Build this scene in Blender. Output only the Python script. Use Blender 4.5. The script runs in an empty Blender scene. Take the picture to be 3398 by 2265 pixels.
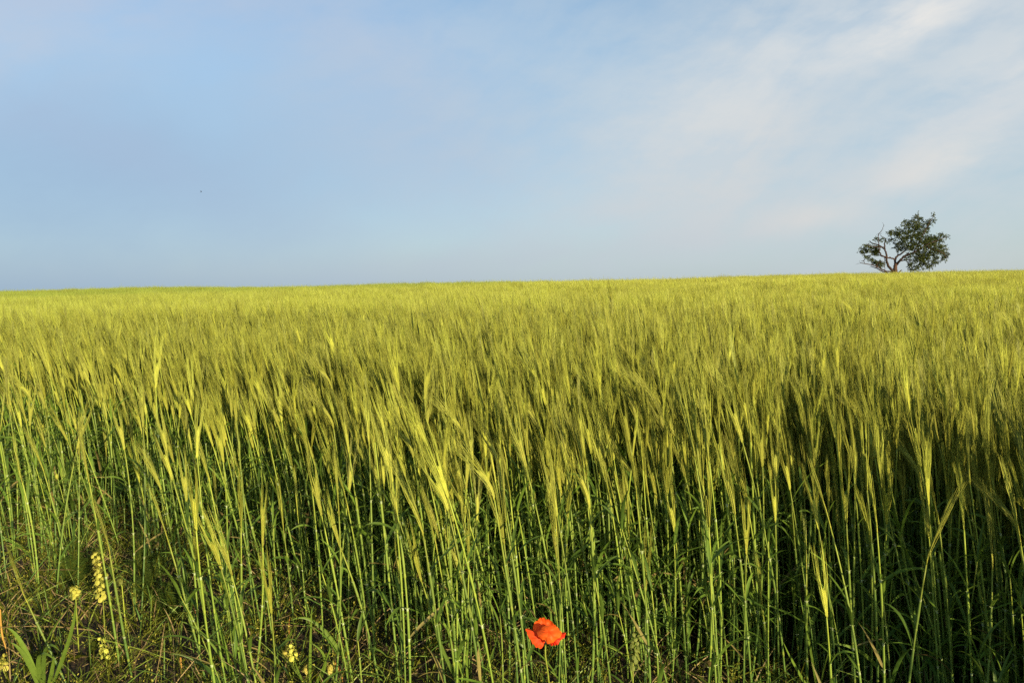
import bpy, math, random
import numpy as np
from mathutils import Vector

# ------------------------------------------------------------------ camera, sky, sun, exposure
S = bpy.context.scene
COL = S.collection
FPX, CX, CY, HORIZON = 2616.0, 1699.0, 1132.5, 975.0       # focal length, centre and level line in photograph pixels
CAM_H = 1.2
PITCH = math.atan((CY - HORIZON) / FPX)
cam_d = bpy.data.cameras.new("camera")
cam_d.sensor_width = 36.0
cam_d.lens = 36.0 * FPX / 3398.0
cam_d.clip_start, cam_d.clip_end = 0.05, 5000.0
cam = bpy.data.objects.new("camera", cam_d)
COL.objects.link(cam)
cam.location = (0, 0, CAM_H)
cam.rotation_euler = (math.pi / 2 - PITCH, 0, 0)
S.camera = cam
S.view_settings.view_transform = 'Standard'
S.view_settings.look = 'None'
S.view_settings.exposure = 0.62
S.view_settings.gamma = 1.0
S.cycles.max_bounces = 6
S.cycles.use_denoising = False
S.cycles.transparent_max_bounces = 8

SUN_AZ, SUN_EL = math.radians(31), math.radians(14.5)         # sun behind the camera, to the right, low
to_sun = Vector((math.sin(SUN_AZ) * math.cos(SUN_EL), -math.cos(SUN_AZ) * math.cos(SUN_EL), math.sin(SUN_EL)))
sun_d = bpy.data.lights.new("sun", 'SUN')
sun_d.energy = 5.0
sun_d.angle = math.radians(0.6)
sun_d.color = (1.0, 0.84, 0.55)
sun = bpy.data.objects.new("sun", sun_d)
COL.objects.link(sun)
sun.rotation_euler = to_sun.to_track_quat('Z', 'Y').to_euler()

W = bpy.data.worlds.new("World")
S.world = W
W.use_nodes = True
nt = W.node_tree
nt.nodes.clear()


def N(tree, kind, **kw):
    n = tree.nodes.new(kind)
    for k, v in kw.items():
        if k == 'op':
            n.operation = v
        else:
            setattr(n, k, v)
    return n


def M(tree, op, a, b=None, c=None, clamp=False):
    n = tree.nodes.new('ShaderNodeMath')
    n.operation = op
    n.use_clamp = clamp
    for i, v in enumerate((a, b, c)):
        if v is None:
            continue
        if isinstance(v, (int, float)):
            n.inputs[i].default_value = v
        else:
            tree.links.new(v, n.inputs[i])
    return n.outputs[0]


def MIX(tree, fac, a, b):
    n = tree.nodes.new('ShaderNodeMix')
    n.data_type = 'RGBA'
    for sock, v in ((n.inputs[0], fac), (n.inputs[6], a), (n.inputs[7], b)):
        if isinstance(v, (int, float)):
            sock.default_value = v
        elif isinstance(v, tuple):
            sock.default_value = (*v, 1.0) if len(v) == 3 else v
        else:
            tree.links.new(v, sock)
    return n.outputs[2]


def build_sky():
    L = nt.links.new
    sky = N(nt, 'ShaderNodeTexSky', sky_type='NISHITA')
    sky.sun_disc = False
    sky.sun_elevation = SUN_EL
    sky.sun_rotation = math.pi - SUN_AZ
    sky.altitude = 200
    sky.air_density = 1.0
    sky.dust_density = 1.2
    sky.ozone_density = 1.0
    tc = N(nt, 'ShaderNodeTexCoord')
    sep = N(nt, 'ShaderNodeSeparateXYZ')
    L(tc.outputs['Generated'], sep.inputs[0])
    az = M(nt, 'ARCTAN2', sep.outputs[0], sep.outputs[1])
    el = M(nt, 'ARCSINE', sep.outputs[2])
    warp = N(nt, 'ShaderNodeTexNoise')
    warp.inputs['Scale'].default_value = 3.2
    warp.inputs['Detail'].default_value = 5
    warp.inputs['Roughness'].default_value = 0.55
    L(tc.outputs['Generated'], warp.inputs['Vector'])
    wsep = N(nt, 'ShaderNodeSeparateColor')
    L(warp.outputs['Color'], wsep.inputs[0])
    azw = M(nt, 'ADD', az, M(nt, 'MULTIPLY', M(nt, 'SUBTRACT', wsep.outputs[0], 0.5), 0.20))
    elw = M(nt, 'ADD', el, M(nt, 'MULTIPLY', M(nt, 'SUBTRACT', wsep.outputs[1], 0.5), 0.13))
    # streaky cirrus texture, drawn out along a line rising to the right
    comb = N(nt, 'ShaderNodeCombineXYZ')
    ca, sa = math.cos(math.radians(27)), math.sin(math.radians(27))
    along = M(nt, 'ADD', M(nt, 'MULTIPLY', azw, ca), M(nt, 'MULTIPLY', elw, sa))
    cross = M(nt, 'SUBTRACT', M(nt, 'MULTIPLY', elw, ca), M(nt, 'MULTIPLY', azw, sa))
    L(M(nt, 'MULTIPLY', along, 2.6), comb.inputs[0])
    L(M(nt, 'MULTIPLY', cross, 8.5), comb.inputs[1])
    streak = N(nt, 'ShaderNodeTexNoise')
    streak.inputs['Scale'].default_value = 2.3
    streak.inputs['Detail'].default_value = 9
    streak.inputs['Roughness'].default_value = 0.58
    L(comb.outputs[0], streak.inputs['Vector'])
    puff = N(nt, 'ShaderNodeTexNoise')
    puff.inputs['Scale'].default_value = 10.0
    puff.inputs['Detail'].default_value = 7
    puff.inputs['Roughness'].default_value = 0.58
    cz = N(nt, 'ShaderNodeCombineXYZ')
    L(az, cz.inputs[0])
    L(M(nt, 'MULTIPLY', el, 2.2), cz.inputs[1])
    L(cz.outputs[0], puff.inputs['Vector'])
    both = M(nt, 'ADD', M(nt, 'MULTIPLY', streak.outputs[0], 0.5), M(nt, 'MULTIPLY', puff.outputs[0], 0.5))
    st = M(nt, 'MULTIPLY_ADD', both, 5.4, -2.2, clamp=True)

    az2 = M(nt, 'ADD', az, M(nt, 'MULTIPLY', M(nt, 'SUBTRACT', azw, az), 0.3))
    el2 = M(nt, 'ADD', el, M(nt, 'MULTIPLY', M(nt, 'SUBTRACT', elw, el), 0.3))

    def blob(px, py, rx, ry, rot):
        """soft patch of cloud round a direction; px, py name the direction"""
        u, v = (px - CX) / FPX, (HORIZON - py) / FPX
        a0, e0 = math.atan(u), math.atan(v * math.cos(math.atan(u)))
        c, s = math.cos(math.radians(rot)), math.sin(math.radians(rot))
        small = ry < .03
        da, de = M(nt, 'SUBTRACT', az2 if small else azw, a0), M(nt, 'SUBTRACT', el2 if small else elw, e0)
        p = M(nt, 'DIVIDE', M(nt, 'ADD', M(nt, 'MULTIPLY', da, c), M(nt, 'MULTIPLY', de, s)), rx)
        q = M(nt, 'DIVIDE', M(nt, 'SUBTRACT', M(nt, 'MULTIPLY', de, c), M(nt, 'MULTIPLY', da, s)), ry)
        r2 = M(nt, 'ADD', M(nt, 'MULTIPLY', p, p), M(nt, 'MULTIPLY', q, q))
        return M(nt, 'EXPONENT', M(nt, 'MULTIPLY', r2, -1.0))

    K = SKY
    base = N(nt, 'ShaderNodeVectorMath', op='MULTIPLY')
    L(sky.outputs[0], base.inputs[0])
    base.inputs[1].default_value = K['tint']
    col = base.outputs[0]
    for (fac, colour, px, py, rx, ry, rot, tex) in K['patches']:
        f = blob(px, py, rx, ry, rot)
        if tex:
            f = M(nt, 'MULTIPLY', f, M(nt, 'MULTIPLY_ADD', st, tex, 1 - tex))
        f = M(nt, 'MULTIPLY', f, fac, clamp=True)
        col = MIX(nt, f, col, tuple(c / K['strength'] for c in colour))
    wisp = M(nt, 'MULTIPLY_ADD', st, M(nt, 'MULTIPLY_ADD', az, 0.55, 0.20, clamp=True), 0.0)
    col = MIX(nt, M(nt, 'MULTIPLY', wisp, 0.6, clamp=True), col, tuple(c / K['strength'] for c in (0.53, 0.525, 0.51)))
    # low haze
    hz = M(nt, 'EXPONENT', M(nt, 'MULTIPLY', M(nt, 'ABSOLUTE', el), -7.0))
    right = M(nt, 'MULTIPLY_ADD', az, 0.75, 0.45, clamp=True)
    hcol = MIX(nt, right, tuple(c / K['strength'] for c in K['haze_left']), tuple(c / K['strength'] for c in K['haze_right']))
    col = MIX(nt, M(nt, 'MULTIPLY', hz, K['haze']), col, hcol)
    bg = N(nt, 'ShaderNodeBackground')
    bg.inputs[1].default_value = K['strength'] * 0.95
    L(col, bg.inputs[0])
    out = N(nt, 'ShaderNodeOutputWorld')
    L(bg.outputs[0], out.inputs[0])


SKY = dict(
    strength=0.12, tint=(0.80, 0.92, 1.0), haze=0.8, haze_left=(0.222, 0.312, 0.425), haze_right=(0.39, 0.42, 0.43),
    patches=[
        # share, colour, direction, size, turn, streakiness
        (0.80, (0.240, 0.338, 0.452), 200, 620, 0.45, 0.14, 0, 0.1),
        (0.70, (0.225, 0.340, 0.490), 900, 520, 0.40, 0.10, 12, 0.1),
        (0.85, (0.370, 0.430, 0.520), 0, 150, 0.15, 0.06, 0, 0.5),
        (0.75, (0.340, 0.400, 0.510), 420, 10, 0.20, 0.05, 10, 0.6),
        (0.50, (0.275, 0.350, 0.480), 120, 450, 0.26, 0.035, -12, 0.3),
        (0.75, (0.310, 0.378, 0.500), 1230, 250, 0.26, 0.075, -38, 0.4),
        (0.55, (0.310, 0.395, 0.500), 1750, 430, 0.30, 0.08, -8, 0.4),
        (0.80, (0.325, 0.425, 0.500), 2900, 420, 0.55, 0.22, 0, 0.2),
        (0.75, (0.510, 0.515, 0.505), 2350, 440, 0.17, 0.085, 34, 0.5),
        (0.65, (0.525, 0.500, 0.475), 2400, 560, 0.13, 0.05, 20, 0.5),
        (0.55, (0.440, 0.480, 0.500), 2120, 650, 0.13, 0.04, 16, 0.5),
        (0.80, (0.480, 0.510, 0.530), 2850, 130, 0.19, 0.040, 20, 0.6),
        (1.0, (0.620, 0.595, 0.560), 3010, 110, 0.07, 0.022, 24, 0.65),
        (0.70, (0.500, 0.520, 0.530), 3280, 300, 0.12, 0.050, 48, 0.6),
        (0.60, (0.500, 0.510, 0.520), 3240, 400, 0.06, 0.022, 22, 0.3),
        (1.0, (0.640, 0.590, 0.530), 3110, 550, 0.070, 0.018, 14, 0.55),
        (0.60, (0.470, 0.490, 0.500), 2900, 590, 0.11, 0.018, 12, 0.4),
        (1.0, (0.610, 0.560, 0.500), 2650, 720, 0.075, 0.016, 7, 0.5),
        (0.60, (0.460, 0.470, 0.480), 2430, 760, 0.13, 0.022, 10, 0.4),
        (0.45, (0.400, 0.410, 0.440), 1600, 860, 0.22, 0.020, 4, 0.4),
    ])
build_sky()


# ------------------------------------------------------------------ ground shape and picking points
SLOPE_Y, SLOPE_X, CREST, FALL = 0.0232, 0.0222, 49.0, 0.004


def gz(x, y):
    """height of the ground"""
    x = np.asarray(x, float)
    y = np.asarray(y, float)
    yy = np.minimum(y, 90.0)
    xx = 60.0 * np.tanh(x / 60.0)
    z = SLOPE_Y * yy + SLOPE_X * xx * np.clip(0.4 + y / 30, 0.25, 1.0)
    d = np.maximum(yy - CREST, 0.0)
    dd = np.where(d < 12, FALL * d * d, FALL * 144 + (d - 12) * FALL * 24)
    z = z - dd
    far = np.maximum(y - 90, 0)
    z = z - far * 0.03
    back = np.maximum(-y, 0)
    z = z + 0.004 * back
    z = z + 0.06 * np.sin(x * 0.11 + 1.0) * np.sin(y * 0.09) * np.clip(y / 20, 0, 1) + 0.035 * np.sin(x * 0.31 + y * .05) * np.clip((y - 15) / 30, 0, 1)
    return z


_cp, _sp = math.cos(PITCH), math.sin(PITCH)


def ray(px, py):
    u, v = (px - CX) / FPX, (CY - py) / FPX
    return np.array([u, _cp + v * _sp, -_sp + v * _cp])


def on_ground(px, py):
    d = ray(px, py)
    t = CAM_H / -d[2]
    for _ in range(20):
        x, y = d[0] * t, d[1] * t
        t = (CAM_H - float(gz(x, y))) / -d[2]
    return np.array([d[0] * t, d[1] * t, float(gz(d[0] * t, d[1] * t))])


def at_depth(px, py, Y):
    d = ray(px, py)
    t = Y / d[1]
    return np.array([d[0] * t, Y, CAM_H + d[2] * t])


# ------------------------------------------------------------------ mesh helpers
class MB:
    def __init__(self):
        self.v, self.f, self.m, self.r = [], [], [], []
        self.wilt = False

    def add(self, verts, faces, mat=0, ripe=0.5):
        o = len(self.v)
        self.v.extend([tuple(map(float, p)) for p in verts])
        self.r.extend(ripe if hasattr(ripe, '__len__') else [ripe] * len(verts))
        self.f.extend([tuple(i + o for i in f) for f in faces])
        self.m.extend([mat] * len(faces))

    def merge(self, other, matmap=None, rot=0.0, off=(0, 0, 0), sc=1.0):
        c, s = math.cos(rot), math.sin(rot)
        o = len(self.v)
        for x, y, z in other.v:
            self.v.append(((x * c - y * s) * sc + off[0], (x * s + y * c) * sc + off[1], z * sc + off[2]))
        self.r.extend(other.r)
        self.f.extend([tuple(i + o for i in f) for f in other.f])
        self.m.extend([matmap[i] if matmap else i for i in other.m])

    def mesh(self, name, mats, smooth=True):
        me = bpy.data.meshes.new(name)
        me.from_pydata(self.v, [], self.f)
        for m in mats:
            me.materials.append(m)
        me.polygons.foreach_set('material_index', np.array(self.m, dtype=np.int32))
        me.polygons.foreach_set('use_smooth', np.full(len(self.f), smooth))
        a = me.attributes.new('ripe', 'FLOAT', 'POINT')
        a.data.foreach_set('value', np.array(self.r, dtype=np.float32))
        me.update()
        return me


def unit(v):
    v = np.asarray(v, float)
    return v / (np.linalg.norm(v) + 1e-12)


def tube(mb, path, radii, sides=6, mat=0, ripe=0.5, cap=True):
    path = np.asarray(path, float)
    n = len(path)
    if not hasattr(radii, '__len__'):
        radii = [radii] * n
    tan = np.gradient(path, axis=0)
    ref = np.array([0.31, 0.95, 0.07])
    verts, rr = [], []
    for i in range(n):
        t = unit(tan[i])
        a = unit(np.cross(t, ref) if abs(np.dot(t, ref)) < 0.95 else np.cross(t, [1, 0, 0.2]))
        b = np.cross(t, a)
        for k in range(sides):
            w = 2 * math.pi * k / sides
            verts.append(path[i] + radii[i] * (math.cos(w) * a + math.sin(w) * b))
            rr.append(ripe[i] if hasattr(ripe, '__len__') else ripe)
    faces = [(i * sides + k, i * sides + (k + 1) % sides, (i + 1) * sides + (k + 1) % sides, (i + 1) * sides + k)
             for i in range(n - 1) for k in range(sides)]
    if cap:
        faces.append(tuple(range(sides - 1, -1, -1)))
        faces.append(tuple((n - 1) * sides + k for k in range(sides)))
    mb.add(verts, faces, mat, rr)


def ribbon(mb, path, widths, side, fold=0.25, mat=0, ripe=0.5):
    """a leaf blade: three verts across, folded along the midrib"""
    path = np.asarray(path, float)
    n = len(path)
    tan = np.gradient(path, axis=0)
    verts, rr = [], []
    for i in range(n):
        t = unit(tan[i])
        sv = side[i] if np.ndim(side) == 2 else side
        s = unit(np.asarray(sv) - np.dot(sv, t) * t)
        nn = np.cross(s, t)
        if nn[2] < 0:
            nn = -nn
        w = widths[i] / 2
        verts += [path[i] - s * w + nn * w * fold, path[i], path[i] + s * w + nn * w * fold]
        rr += [ripe[i] if hasattr(ripe, '__len__') else ripe] * 3
    faces = []
    for i in range(n - 1):
        a = i * 3
        faces += [(a, a + 1, a + 4, a + 3), (a + 1, a + 2, a + 5, a + 4)]
    mb.add(verts, faces, mat, rr)


def put(name, mb, mats, parent=None, smooth=True):
    me = mb.mesh(name, mats, smooth) if isinstance(mb, MB) else mb
    o = bpy.data.objects.new(name, me)
    COL.objects.link(o)
    if parent is not None:
        o.parent = parent
    return o


def tag(o, label=None, cat=None, group=None, kind=None):
    if label:
        o['label'] = label
    if cat:
        o['category'] = cat
    if group:
        o['group'] = group
    if kind:
        o['kind'] = kind
    return o


def thing(name, label, cat, loc, group=None):
    o = bpy.data.objects.new(name, None)
    o.empty_display_size = 0.05
    COL.objects.link(o)
    o.location = loc
    return tag(o, label, cat, group)


# ------------------------------------------------------------------ materials
def plant_mat(name, green, ripe, rough=0.5, transl=0.25, vary=0.25, spec=0.22, hue=0.03, noise=70.0, drift=0.0):
    m = bpy.data.materials.new(name)
    m.use_nodes = True
    t = m.node_tree
    t.nodes.clear()
    L = t.links.new
    at = N(t, 'ShaderNodeAttribute', attribute_name='ripe')
    oi = N(t, 'ShaderNodeObjectInfo')
    rnd = M(t, 'SUBTRACT', oi.outputs['Random'], 0.5)
    f = M(t, 'ADD', at.outputs['Fac'], M(t, 'MULTIPLY', rnd, 0.5), clamp=True)
    if drift:                                                # the crop is riper towards the right-hand side of the field
        lsep = N(t, 'ShaderNodeSeparateXYZ')
        L(oi.outputs['Location'], lsep.inputs[0])
        dr = M(t, 'MULTIPLY', M(t, 'TANH', M(t, 'MULTIPLY', lsep.outputs[0], 1 / 14.0)), drift)
        f = M(t, 'ADD', f, dr, clamp=True)
    col = MIX(t, f, green, ripe)
    tc = N(t, 'ShaderNodeTexCoord')
    nz = N(t, 'ShaderNodeTexNoise')
    nz.inputs['Scale'].default_value = noise
    nz.inputs['Detail'].default_value = 3
    L(tc.outputs['Object'], nz.inputs['Vector'])
    hsv = N(t, 'ShaderNodeHueSaturation')
    L(M(t, 'MULTIPLY_ADD', rnd, hue, 0.5), hsv.inputs['Hue'])
    v = M(t, 'ADD', M(t, 'MULTIPLY_ADD', rnd, vary * 1.3, 1.0), M(t, 'MULTIPLY', M(t, 'SUBTRACT', nz.outputs[0], 0.5), vary * 2.2))
    L(v, hsv.inputs['Value'])
    L(col, hsv.inputs['Color'])
    b = N(t, 'ShaderNodeBsdfPrincipled')
    L(hsv.outputs[0], b.inputs['Base Color'])
    b.inputs['Roughness'].default_value = rough
    b.inputs['Specular IOR Level'].default_value = spec
    out = N(t, 'ShaderNodeOutputMaterial')
    if transl > 0:
        tr = N(t, 'ShaderNodeBsdfTranslucent')
        L(hsv.outputs[0], tr.inputs[0])
        mx = N(t, 'ShaderNodeMixShader')
        mx.inputs[0].default_value = transl
        L(b.outputs[0], mx.inputs[1])
        L(tr.outputs[0], mx.inputs[2])
        L(mx.outputs[0], out.inputs[0])
    else:
        L(b.outputs[0], out.inputs[0])
    return m


MAT = dict(
    stem=plant_mat('barley stem', (0.085, 0.170, 0.034), (0.30, 0.33, 0.040), rough=0.42, transl=0.0),
    leaf=plant_mat('barley leaf', (0.056, 0.135, 0.022), (0.21, 0.27, 0.030), rough=0.45, transl=0.30),
    ear=plant_mat('barley ear', (0.230, 0.282, 0.032), (0.47, 0.430, 0.060), rough=0.5, transl=0.15, drift=0.38),
    awn=plant_mat('barley awn', (0.245, 0.295, 0.042), (0.53, 0.51, 0.078), rough=0.4, transl=0.20, drift=0.38),
    pale=plant_mat('barley collar', (0.26, 0.34, 0.13), (0.50, 0.54, 0.26), rough=0.5, transl=0.2),
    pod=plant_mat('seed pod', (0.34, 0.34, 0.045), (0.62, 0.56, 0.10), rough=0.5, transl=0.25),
    weed=plant_mat('weed leaf', (0.040, 0.062, 0.006), (0.17, 0.165, 0.014), rough=0.6, transl=0.25, spec=0.12),
    dry=plant_mat('dry leaf', (0.42, 0.17, 0.035), (0.60, 0.34, 0.08), rough=0.6, transl=0.25),
    straw=plant_mat('straw', (0.20, 0.14, 0.06), (0.42, 0.32, 0.14), rough=0.7, transl=0.1),
    petal=plant_mat('poppy petal', (0.78, 0.060, 0.008), (0.88, 0.150, 0.016), rough=0.55, transl=0.35, vary=0.16, spec=0.2, noise=160),
    black=plant_mat('poppy stamen', (0.010, 0.008, 0.012), (0.03, 0.02, 0.03), rough=0.6, transl=0.0),
    bark=plant_mat('bark', (0.035, 0.024, 0.018), (0.11, 0.06, 0.035), rough=0.85, transl=0.0, noise=9),
    crown=plant_mat('tree leaf', (0.022, 0.036, 0.008), (0.068, 0.078, 0.016), rough=0.45, transl=0.22, noise=3),
    bird=plant_mat('bird feather', (0.012, 0.014, 0.020), (0.03, 0.03, 0.035), rough=0.6, transl=0.0),
)
MAT['fern'] = plant_mat('feathery weed', (0.040, 0.085, 0.012), (0.13, 0.19, 0.028), rough=0.6, transl=0.25, spec=0.12)
MAT['olive'] = plant_mat('weed pod with painted shade', (0.10, 0.12, 0.022), (0.24, 0.25, 0.050), rough=0.55, transl=0.2)  # darker copy of the pod colour, standing in for shade
MAT['wilt'] = plant_mat('wilted barley leaf', (0.24, 0.19, 0.06), (0.40, 0.31, 0.11), rough=0.6, transl=0.25)
BMATS = [MAT['stem'], MAT['leaf'], MAT['ear'], MAT['awn'], MAT['pale'], MAT['wilt']]


# ------------------------------------------------------------------ barley
def bezier(p0, p1, p2, n):
    t = np.linspace(0, 1, n)[:, None]
    return (1 - t) ** 2 * p0 + 2 * t * (1 - t) * p1 + t * t * p2


def leaf_blade(rng, base, az, elev, length, width, droop, n=9):
    d = np.array([math.cos(az) * math.cos(elev), math.sin(az) * math.cos(elev), math.sin(elev)])
    tip = base + d * length * 0.8 + np.array([math.cos(az), math.sin(az), 0]) * length * 0.25 - np.array([0, 0, droop * length])
    path = bezier(base, base + d * length * 0.55, tip, n)
    t = np.linspace(0, 1, n)
    w = width * np.clip(np.minimum(0.55 + t * 2.2, 1.0), 0, 1) * (1 - t ** 2.6) + 0.0006
    tw = rng.uniform(-1.3, 1.3)
    base_side = np.array([-math.sin(az), math.cos(az), 0])
    side = np.array([base_side * math.cos(tw * k) + np.array([0, 0, 1]) * math.sin(tw * k) for k in t])
    return path, w, side


def stalk_parts(rng, H=0.6, tip=None, ear_dir=None, nod=0.2, ear_len=0.085, awn_len=0.13, lod=0, ears=True, n_leaf=3, rad=0.0026, leafy=1.0):
    """one barley stalk with its foot at the origin; returns meshes for stem, leaves, ear and awns"""
    if tip is None:
        lean = rng.normal(-0.08, 0.05)
        tip = np.array([lean * H, rng.normal(0, 0.05) * H, H])
    tip = np.asarray(tip, float)
    H = np.linalg.norm(tip)
    mid = tip * 0.5 + np.array([rng.uniform(0.0, 0.05) * H, rng.normal(0, 0.02) * H, 0.02 * H])
    out = {'leaf': [], 'stem': MB(), 'ear': MB(), 'awns': MB()}
    nseg = (13, 5, 3)[lod]
    sp = bezier(np.zeros(3), mid, tip, nseg)
    tt = np.linspace(0, 1, nseg)
    if lod == 0:
        joints = [0.16 + rng.uniform(-.04, .04), 0.38 + rng.uniform(-.05, .05), 0.62 + rng.uniform(-.06, .06)]
        r = []
        for t in tt:
            k = rad * (1.12 - 0.42 * t)
            r.append(k)
        tube(out['stem'], sp, r, 6, 0, [0.08 + 0.75 * t ** 1.3 for t in tt])
        fp = lambda t: bezier(np.zeros(3), mid, tip, 101)[int(round(t * 100))]
        for j in joints:
            a, b = fp(j), fp(min(j + 0.014, 1))
            tube(out['stem'], [a, (a + b) / 2, b], [rad * 1.05, rad * 1.32, rad * 1.05], 6, 0, 0.6, cap=False)
        sheath = [min(j + rng.uniform(0.13, 0.19), 0.95) for j in joints]
        for i, j in enumerate(sheath):
            a = fp(j)
            b = fp(max(j - 0.01, 0))
            ax = unit(a - b)
            # pale collar where the blade leaves the sheath, with two small claws
            tube(out['stem'], [b, a, a + ax * 0.0015], [rad * 1.15, rad * 1.32, rad * 1.05], 6, 4 if rng.random() < .5 else 0, 0.4, cap=False)
            az = rng.uniform(0, 2 * math.pi)
            for sgn in (-1, 1):
                cdir = np.array([math.cos(az + sgn * 1.2), math.sin(az + sgn * 1.2), 0.15])
                tube(out['stem'], [a, a + cdir * 0.004, a + cdir * 0.0065 + np.array([0, 0, 0.0015])], [0.0011, 0.0009, 0.0003], 4, 4, 0.6)
            tube(out['stem'], [fp(joints[i]), fp((joints[i] + j) / 2), b], [rad * 1.0, rad * 1.28, rad * 1.15], 6, 0,
                 [0.1 + 0.5 * joints[i]] * 3, cap=False)
            if i >= 3 - n_leaf:
                top = i == 2
                L = rng.uniform(0.08, 0.14) if top else rng.uniform(0.12, 0.21)
                mb = MB()
                L *= leafy
                el = rng.uniform(0.75, 1.35) if top or leafy > 1 else rng.uniform(0.45, 1.3)
                path, w, side = leaf_blade(rng, a, az, el, L, rng.uniform(0.0075, 0.0115), rng.uniform(-.1, 0.5))
                mb.wilt = i == 0 and leafy == 1 and rng.random() < .35
                ribbon(mb, path, w, side, 0.35, 0, [0.15 + 0.35 * j] * len(path))
                out['leaf'].append(mb)
    else:
        tube(out['stem'], sp, [rad * (1.1, 1.25)[lod - 1] * (1.1 - .4 * t) for t in tt], 3, 0, [0.08 + 0.75 * t ** 1.3 for t in tt], cap=False)
        if rng.random() < (0.75, 0.7)[lod - 1]:
            az = rng.uniform(0, 2 * math.pi)
            path, w, side = leaf_blade(rng, sp[-1] * rng.uniform(.55, .9), az, rng.uniform(.4, 1.2), rng.uniform(.09, .16), .009, rng.uniform(0, .5), 4)
            mb = MB()
            ribbon(mb, path, w, side, 0.3, 0, 0.35)
            out['leaf'].append(mb)
    if not ears:
        mb = MB()
        for k in range(2):                                   # the youngest blades stand like spears at the tip
            path, w, side = leaf_blade(rng, sp[-1] - np.array([0, 0, .004]), rng.uniform(0, 6.28), rng.uniform(1.1, 1.5), rng.uniform(.09, .17), rng.uniform(.006, .009), rng.uniform(-.1, .25))
            ribbon(mb, path, w, side, .45, 0, .4)
        out['leaf'].append(mb)
        return out
    d0 = unit(sp[-1] - sp[-2])
    if ear_dir is None:
        ang = rng.normal(math.pi, 0.9)
        ear_dir = unit(d0 + nod * 1.6 * np.array([math.cos(ang), math.sin(ang), -0.5 * nod]))
    ear_dir = unit(ear_dir)
    ep = bezier(tip, tip + d0 * ear_len * 0.5, tip + d0 * ear_len * 0.45 + ear_dir * ear_len * 0.55, 14)
    ax_end = unit(ep[-1] - ep[-2])
    fa = rng.uniform(0, math.pi)
    flat = np.array([math.cos(fa), math.sin(fa), 0.0])
    if lod == 0:
        E, A = out['ear'], out['awns']
        tube(E, ep, [0.0016] * 14, 4, 0, 0.3)
        nk = 12
        for i in range(nk):
            q = 0.02 + 0.9 * i / nk
            p = ep[int(q * 13)]
            ax = unit(ep[min(int(q * 13) + 1, 13)] - ep[max(int(q * 13) - 1, 0)])
            sd = unit(flat - np.dot(flat, ax) * ax)
            size = (0.75 + 0.5 * math.sin(math.pi * (0.15 + 0.8 * q)))
            for sgn in (-1, 1):
                p0 = p + ax * (0.0035 * (sgn > 0)) + sd * sgn * 0.0012
                kd = unit(ax + sd * sgn * 0.17)
                ln, rr = 0.0115 * size, 0.00175 * size
                tube(E, [p0, p0 + kd * ln * .3, p0 + kd * ln * .65, p0 + kd * ln], [0.0006, rr, rr * .85, 0.0004], 5, 0, 0.35 + .4 * rng.random(), cap=False)
                ad = unit(ax * 0.5 + ax_end * 0.6 + sd * sgn * rng.uniform(.015, .075) + rng.normal(0, .020, 3))
                al = awn_len * rng.uniform(.85, 1.1) * (1.0 - 0.25 * q)
                k0 = p0 + kd * ln * 0.95
                bow = sd * sgn * al * 0.05 + rng.normal(0, .02, 3) * al
                tube(A, [k0, k0 + ad * al * .5 + bow * .6, k0 + ad * al + bow * 0.4], [0.00074, 0.00056, 0.00014], 3, 0, 0.2 + .5 * rng.random(), cap=False)
    else:
        E, A = out['ear'], out['awns']
        w = (0.0034, 0.0032)[lod - 1]
        idx = (0, 4, 9, 13) if lod == 1 else (0, 6, 13)
        tube(E, ep[list(idx)], [w * .5, w, w * .8, w * .3] if lod == 1 else [w * .6, w, w * .4], (5, 3)[lod - 1], 0, (.3, .08)[lod - 1] + (.5, .4)[lod - 1] * rng.random(), cap=False)
        for i in range((36, 8)[lod - 1]):
            p = ep[rng.integers(1, 14)]
            ad = unit(ax_end + rng.normal(0, .085, 3))
            s = unit(np.cross(ad, rng.normal(0, 1, 3)))
            al = awn_len * rng.uniform(.8, 1.1)
            wa = (0.0008, 0.0008)[lod - 1]
            A.add([p - s * wa, p + s * wa, p + ad * al], [(0, 1, 2)], 0, (.2, .02)[lod - 1] + (.5, .36)[lod - 1] * rng.random())
    return out


def whole(parts, mb=None, rot=0.0, off=(0, 0, 0), sc=1.0):
    mb = mb or MB()
    mb.merge(parts['stem'], {0: 0, 4: 4}, rot, off, sc)
    for l in parts['leaf']:
        mb.merge(l, {0: 5 if l.wilt else 1}, rot, off, sc)
    mb.merge(parts['ear'], {0: 2}, rot, off, sc)
    mb.merge(parts['awns'], {0: 3}, rot, off, sc)
    return mb


def nod_of(rng):
    q = rng.random()
    return rng.uniform(.0, .10) if q < .80 else rng.uniform(.10, .28) if q < .97 else rng.uniform(.5, 1.0)


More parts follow.
